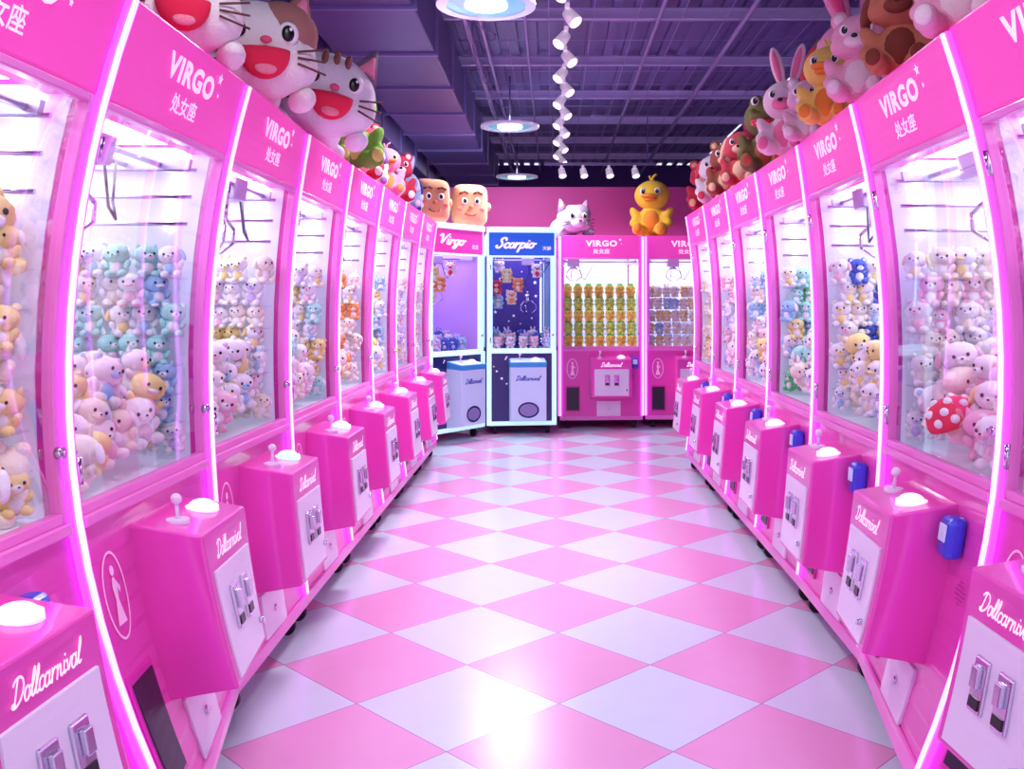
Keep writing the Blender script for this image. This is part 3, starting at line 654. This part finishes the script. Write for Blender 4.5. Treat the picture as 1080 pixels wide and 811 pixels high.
# ---------------- big plush ----------------
def remesh(mb,vox,name,m):
    me=mb.mesh('tmp',[m]); ob=bpy.data.objects.new('tmp',me); COL.objects.link(ob)
    md=ob.modifiers.new('r','REMESH'); md.mode='VOXEL'; md.voxel_size=vox; md.use_smooth_shade=True
    sd=ob.modifiers.new('s','SMOOTH'); sd.iterations=4; sd.factor=.6
    dg=bpy.context.evaluated_depsgraph_get(); dg.update()
    out=bpy.data.meshes.new_from_object(ob.evaluated_get(dg)); out.name=name
    bpy.data.objects.remove(ob); out.materials.clear(); out.materials.append(m)
    for p in out.polygons: p.use_smooth=True
    return out
def big(kind,loc,s,yaw,main,acc,label,hs=1.0,pitch=0,mouth=False,hat=None,roll=0,lie=False,bow=None,stripe=True,patch=None,earc=None):
    e=empty('plush_'+kind,loc,label,'plush '+kind); e.scale=(s,s,s); e.rotation_euler=(pitch,roll,yaw)
    M=plush_mat(main);A=plush_mat(acc)
    b=MB()
    if lie:
        b.sph((0,.3,.2),(.27,.42,.22)); b.sph((0,-.05,.26),(.2,.2,.2))
        for q in(-1,1):
            b.sph((q*.33,-.2,.09),(.1,.26,.09)); b.sph((q*.27,.6,.09),(.11,.2,.09))
    else:
        b.sph((0,0,.28),(.25,.21,.29)); b.sph((0,0,.5),(.14,.13,.12))
        for q in(-1,1):
            b.sph((q*.26,-.1,.36),(.085,.09,.19),rot=Matrix.Rotation(q*.6,3,'Y')); b.sph((q*.30,-.15,.24),(.08,.08,.08))
            b.sph((q*.18,-.22,.11),(.11,.2,.105)); b.sph((q*.2,-.38,.13),(.105,.07,.12))
    if kind=='crocodile': b.sph((0,.3,.1),(.12,.3,.08)); b.sph((0,.55,.06),(.06,.2,.05))
    if kind=='cat' and not lie: b.path([(0,.2,.08),(.15,.33,.1),(.28,.3,.25),(.26,.25,.38)],.045,n=10)
    obj('body',remesh(b,.03,'plush_body',M),e)
    if not lie:
        obj('belly_patch',MB().sph((0,-.1,.28),(.17,.135,.2)).mesh('belly_patch',[A]),e)
        for q in(-1,1): obj('foot_pad',MB().sph((q*.2,-.43,.14),(.07,.035,.08)).mesh('foot_pad',[A]),e)
    H=Vector((0,-.03,.5+.22*hs)); h=MB(); f=hs
    if lie: H=Vector((0,-.22,.30*hs))
    def c(x,y,z): return (H.x+x*f,H.y+y*f,H.z+z*f)
    h.sph(c(0,0,0),(.31*f,.26*f,.26*f),n=20,m=12)
    if kind in('cat','bear','dog'):
        h.sph(c(-.14,-.08,-.08),(.17*f,.16*f,.14*f)); h.sph(c(.14,-.08,-.08),(.17*f,.16*f,.14*f))
    if kind=='crocodile':
        h.sph(c(0,-.3,-.06),(.18*f,.3*f,.09*f)); h.sph(c(.13,-.1,.2),(.09*f,.09*f,.1*f)); h.sph(c(-.13,-.1,.2),(.09*f,.09*f,.1*f)); h.sph(c(.09,-.54,.0),(.05*f,.05*f,.05*f)); h.sph(c(-.09,-.54,.0),(.05*f,.05*f,.05*f))
    head=obj('head',remesh(h,.025,'plush_head',M),e)
    if patch:
        obj('head_patch',MB().sph(c(.12,-.0,.09),(.2*f,.235*f,.18*f),n=18,m=12).mesh('head_patch',[plush_mat(patch)]),e)
    for q in(-1,1):
        if kind=='cat': em=MB().cyl(c(q*.19,0,.15),c(q*.25,0,.34),.11*f,.02*f,n=16).sph(c(q*.25,0,.335),.022*f)
        elif kind=='rabbit': em=MB().sph(c(q*.13,.02,.45),(.08*f,.05*f,.27*f),rot=Matrix.Rotation(q*.25,3,'Y'))
        elif kind=='dog': em=MB().sph(c(q*.3,0,-.02),(.07*f,.1*f,.2*f),rot=Matrix.Rotation(-q*.3,3,'Y'))
        elif kind=='bear': em=MB().sph(c(q*.22,0,.22),(.1*f,.06*f,.1*f))
        else: em=None
        if em:
            ea=obj('ear',em.mesh('ear',[plush_mat(earc) if earc else (M if kind!='dog' else A)]),e)
            if kind=='cat': obj('inner_ear',MB().cyl(c(q*.2,-.06,.17),c(q*.245,-.03,.3),.065*f,.01*f,n=12).mesh('inner_ear',[plush_mat((255,150,180))]),ea)
            if kind=='rabbit': obj('inner_ear',MB().sph(c(q*.13,-.015,.45),(.045*f,.03*f,.21*f),rot=Matrix.Rotation(q*.25,3,'Y')).mesh('inner_ear',[A]),ea)
            if kind=='bear': obj('inner_ear',MB().sph(c(q*.22,-.04,.22),(.06*f,.03*f,.06*f)).mesh('inner_ear',[A]),ea)
        ex,ey,ez=(.13,-.185,.2) if kind=='crocodile' else(.125,-.232,.05)
        W_=mat('eye_white',(250,245,250),.3)
        ey_o=obj('eye',MB().sph(c(q*ex,ey,ez),(.052*f,.025*f,.06*f)).mesh('eye',[W_]),e)
        obj('pupil',MB().sph(c(q*ex*.95,ey-.02,ez-.005),(.032*f,.014*f,.042*f)).sph(c(q*ex*.95+.012,ey-.031,ez+.015),(.009*f,.005*f,.01*f),n=8,m=6,mi=1).mesh('pupil',[BLK,W_]),ey_o)
    if kind in('duck',):
        obj('beak',MB().sph(c(0,-.3,-.04),(.15*f,.13*f,.045*f)).sph(c(0,-.27,-.1),(.11*f,.1*f,.035*f)).mesh('beak',[A]),e)
        obj('head_tuft',MB().path([c(0,0,.22),c(.02,-.02,.32),c(.08,-.03,.36)],.02*f).path([c(0,0,.22),c(-.05,0,.34)],.018*f).mesh('head_tuft',[M]),e)
    elif kind=='crocodile':
        obj('mouth',MB().sph(c(0,-.31,-.115),(.16*f,.27*f,.04*f)).mesh('mouth',[plush_mat(RED)]),e)
        for i in range(5): obj('tooth',MB().cyl(c((i-2)*.06,-.3-.22*math.cos((i-2)*.5),-.1),c((i-2)*.06,-.3-.22*math.cos((i-2)*.5),-.15),.02*f,.003).mesh('tooth',[plush_mat(WHITE)]),e)
        for i in range(4): obj('back_spike',MB().cyl((0,.16,.5-i*.09),(0,.29,.55-i*.09),.05,.005,n=10).mesh('back_spike',[A]),e)
    else:
        if mouth:
            mo=obj('mouth',MB().sph(c(0,-.255,-.05),(.13*f,.075*f,.15*f),n=20,m=14,rot=Matrix.Rotation(math.pi,3,'X'),zmin=.0).mesh('mouth',[mat('red_felt',(235,40,80),.9)]),e)
            obj('tongue',MB().sph(c(0,-.30,-.155),(.055*f,.02*f,.03*f)).mesh('tongue',[plush_mat((255,150,170))]),mo)
            obj('nose',MB().sph(c(0,-.315,-.015),(.03*f,.018*f,.02*f)).mesh('nose',[plush_mat((235,90,130))]),e)
        else:
            mz=obj('muzzle',MB().sph(c(0,-.25,-.08),(.13*f,.08*f,.08*f)).mesh('muzzle',[A]),e)
            obj('nose',MB().sph(c(0,-.335,-.045),(.035*f,.02*f,.025*f)).mesh('nose',[BLK if kind!='cat' else plush_mat((235,60,120))]),mz)
        if kind=='cat':
            for q in(-1,1):
                for dz in(-.03,.0,.03): obj('whisker',MB().cyl(c(q*.17,-.24,-.07+dz),c(q*.32,-.2,-.07+dz*2.2),.006*f,n=6).mesh('whisker',[mat('brown_thread',(110,60,60),.8)]),e)
            if stripe:
                for i in(-1,0,1): obj('forehead_stripe',MB().sph(c(i*.07,-.18,.19-abs(i)*.01),(.02*f,.07*f,.05*f)).mesh('forehead_stripe',[plush_mat((150,95,90))]),e)
    if hat:
        obj('hat',MB().sph(c(0,.03,.13),(.3*f,.28*f,.2*f),zmin=-.2).cyl(c(0,-.02,.08),c(0,-.05,.1),.33*f,.30*f,n=24).mesh('hat',[plush_mat(hat)]),e)
    return e
HB=1.932
LG=(250,242,240)
big('cat',(-1.08,2.72,HB),.42,.45,LG,(255,240,245),'cream plush cat head resting over the edge of claw machine',hs=1.3,mouth=True,lie=True,stripe=False,earc=(170,120,110))
big('cat',(-1.06,3.34,HB),.47,.45,LG,(255,240,245),'large cream plush cat with brown patch and open red mouth',hs=1.38,mouth=True,lie=True,patch=(175,120,110),earc=(175,120,110),stripe=False)
big('cat',(-1.02,4.04,HB),.48,.4,(245,240,248),(255,215,228),'large cream plush cat with tilted head and grey ears',hs=1.4,mouth=True,lie=True,roll=.18,earc=(130,105,130),stripe=True)
big('cat',(-1.62,3.2,HB),.62,.45,(250,235,245),(255,220,230),'white plush cat sitting at the rear of the machine top',hs=1.1)
big('bear',(-1.6,4.1,HB),.55,.45,(250,200,220),(255,235,240),'pale pink plush bear sitting at the rear of the machine top')
big('crocodile',(-1.03,4.8,HB),.44,.5,(125,180,70),(225,225,120),'bright green plush crocodile sitting on claw machine')
big('bear',(-1.05,5.22,HB),.31,.4,(215,50,75),(255,230,235),'red plush bear sitting on claw machine')
big('dog',(-1.08,5.58,HB),.29,.4,(250,225,235),(150,110,180),'pale plush dog with violet ears on claw machine')
big('duck',(-1.05,5.96,HB),.31,.4,(245,170,200),(255,160,90),'pink plush duck with orange beak on claw machine')
big('bear',(-1.05,6.38,HB),.33,.4,(205,55,85),(245,240,245),'crimson plush bear with white belly on claw machine')
big('rabbit',(-1.05,6.8,HB),.27,.4,(170,195,240),(245,240,250),'pale blue plush rabbit sitting on claw machine')
big('dog',(-1.12,7.3,HB),.32,.3,(245,235,250),(60,70,160),'white and navy plush dog sitting on claw machine')
def face_cushion(loc,s,yaw,brow):
    e=empty('face_cushion',loc,'tan round-cornered plush cushion with a plain face','cushion','tan face cushions'); e.rotation_euler=(0,0,yaw); e.scale=(s,s,s)
    T=plush_mat((228,160,122))
    obj('cushion_body',remesh(MB().box(-.42,.42,-.25,.25,.03,1,bev=.2,seg=4),.05,'cushion_body',T),e)
    for q in(-1,1):
        obj('ear',MB().sph((q*.44,0,.5),(.07,.07,.1)).mesh('ear',[T]),e)
        y=obj('eye',MB().sph((q*.15,-.245,.6),(.07,.025,.08)).mesh('eye',[mat('eye_white',(250,245,250))]),e)
        obj('pupil',MB().sph((q*.14,-.268,.6),(.04,.012,.05)).mesh('pupil',[BLK]),y)
        obj('eyebrow',MB().path([(q*.27,-.25,.76),(q*.15,-.255,.80+brow),(q*.06,-.25,.77)],.02).mesh('eyebrow',[mat('brown_felt',(110,60,40),.9)]),e)
        obj('cheek',MB().sph((q*.26,-.24,.42),(.07,.02,.05)).mesh('cheek',[plush_mat((255,130,120))]),e)
    obj('nose',MB().sph((0,-.26,.47),(.055,.04,.05)).mesh('nose',[plush_mat((225,130,90))]),e)
    obj('mouth',MB().path([(-.14,-.25,.32),(-.06,-.262,.27),(.06,-.262,.27),(.14,-.25,.32)],.016).mesh('mouth',[mat('mouth_red',(190,40,50))]),e)
HT=1.982
face_cushion((-1.13,8.78,HT),.42,.5,0)
face_cushion((-.81,9.2,HT),.42,.25,.02)
big('cat',(.17,9.74,HB),.52,.35,(225,220,232),(255,240,248),'grey and white plush cat lying on claw machine',hs=1.1,lie=True,patch=(165,150,175),earc=(165,150,175),stripe=False)
big('duck',(1.03,9.8,HB),.6,-.25,(255,212,70),(255,160,60),'bright yellow plush duck sitting on claw machine')
F=1.10
big('bear',(F+.02,6.95,HB),.36,-.3,(215,60,80),(245,190,150),'red plush bear sitting at the row end on claw machine')
big('dog',(F,6.45,HB),.34,-.3,(245,240,245),(230,70,95),'white plush dog with red ears on claw machine')
big('bear',(F,5.98,HB),.34,-.35,(160,90,70),(240,205,165),'brown plush bear sitting on claw machine')
big('dog',(F,5.5,HB),.33,-.4,(215,80,95),(245,210,170),'red plush dog with cream ears on claw machine')
big('crocodile',(F+.02,4.93,HB),.40,-.4,(120,120,65),(200,100,70),'dark olive plush crocodile with open mouth on claw machine')
big('rabbit',(F-.02,4.36,HB),.36,-.5,(245,215,228),(255,130,175),'pale pink plush rabbit with tall ears on claw machine')
big('bear',(F-.03,3.97,HB),.27,-.5,(250,200,220),(255,240,245),'small pale pink plush bear beside rabbit')
big('duck',(F-.05,3.6,HB),.31,-.5,(255,215,110),(255,150,60),'yellow plush duck with orange beak on claw machine')
big('bear',(F-.06,3.2,HB),.31,-.5,(250,175,205),(255,225,235),'soft pink plush bear sitting on claw machine')
big('dog',(F-.06,2.82,HB),.31,-.5,(200,120,90),(130,60,45),'brown plush dog with dark ears on claw machine')
big('bear',(F-.05,2.42,HB),.33,-.6,(250,175,205),(255,235,240),'pink plush bear leaning over the claw machine')
big('bear',(F-.02,2.05,HB),.33,-.6,(225,45,75),(255,200,200),'red plush bear beside pink bear on claw machine')
R=1.52
big('bear',(R,6.6,HB),.6,-.3,(205,70,110),(250,215,190),'crimson plush bear at the rear of the machine top')
big('bear',(R,5.9,HB),.64,-.35,(190,60,70),(240,200,150),'dark red plush bear at the rear of the machine top')
big('crocodile',(R+.06,5.1,HB),.74,-.4,(135,95,75),(230,185,100),'brown plush crocodile with red cap at the rear',hat=(220,55,75))
big('rabbit',(R-.06,4.35,HB),.66,-.35,(250,160,200),(255,90,150),'bright pink plush rabbit with tall ears at the rear',roll=-.1)
big('bear',(R,3.65,HB),.6,-.5,(245,225,235),(255,200,215),'pale plush bear at the rear of the machine top')
big('dog',(R,3.0,HB),.6,-.5,(225,165,165),(170,80,80),'dusty rose plush dog with brown ears at the rear')
big('bear',(R,2.35,HB),.6,-.5,(250,150,190),(255,220,230),'large pink plush bear at the rear of the machine top')
w=bpy.data.worlds.new('World'); scn.world=w; w.use_nodes=True
w.node_tree.nodes['Background'].inputs[0].default_value=(.78,.74,1,1); w.node_tree.nodes['Background'].inputs[1].default_value=1.25
cam=bpy.data.cameras.new('Camera'); co=bpy.data.objects.new('Camera',cam); COL.objects.link(co); scn.camera=co
co.location=(0,0,1.27); co.rotation_euler=(math.pi/2,0,0)
cam.sensor_width=36; cam.lens=36*1000/1080; cam.shift_x=-43/1080; cam.shift_y=-87.5/1080; cam.clip_start=.05
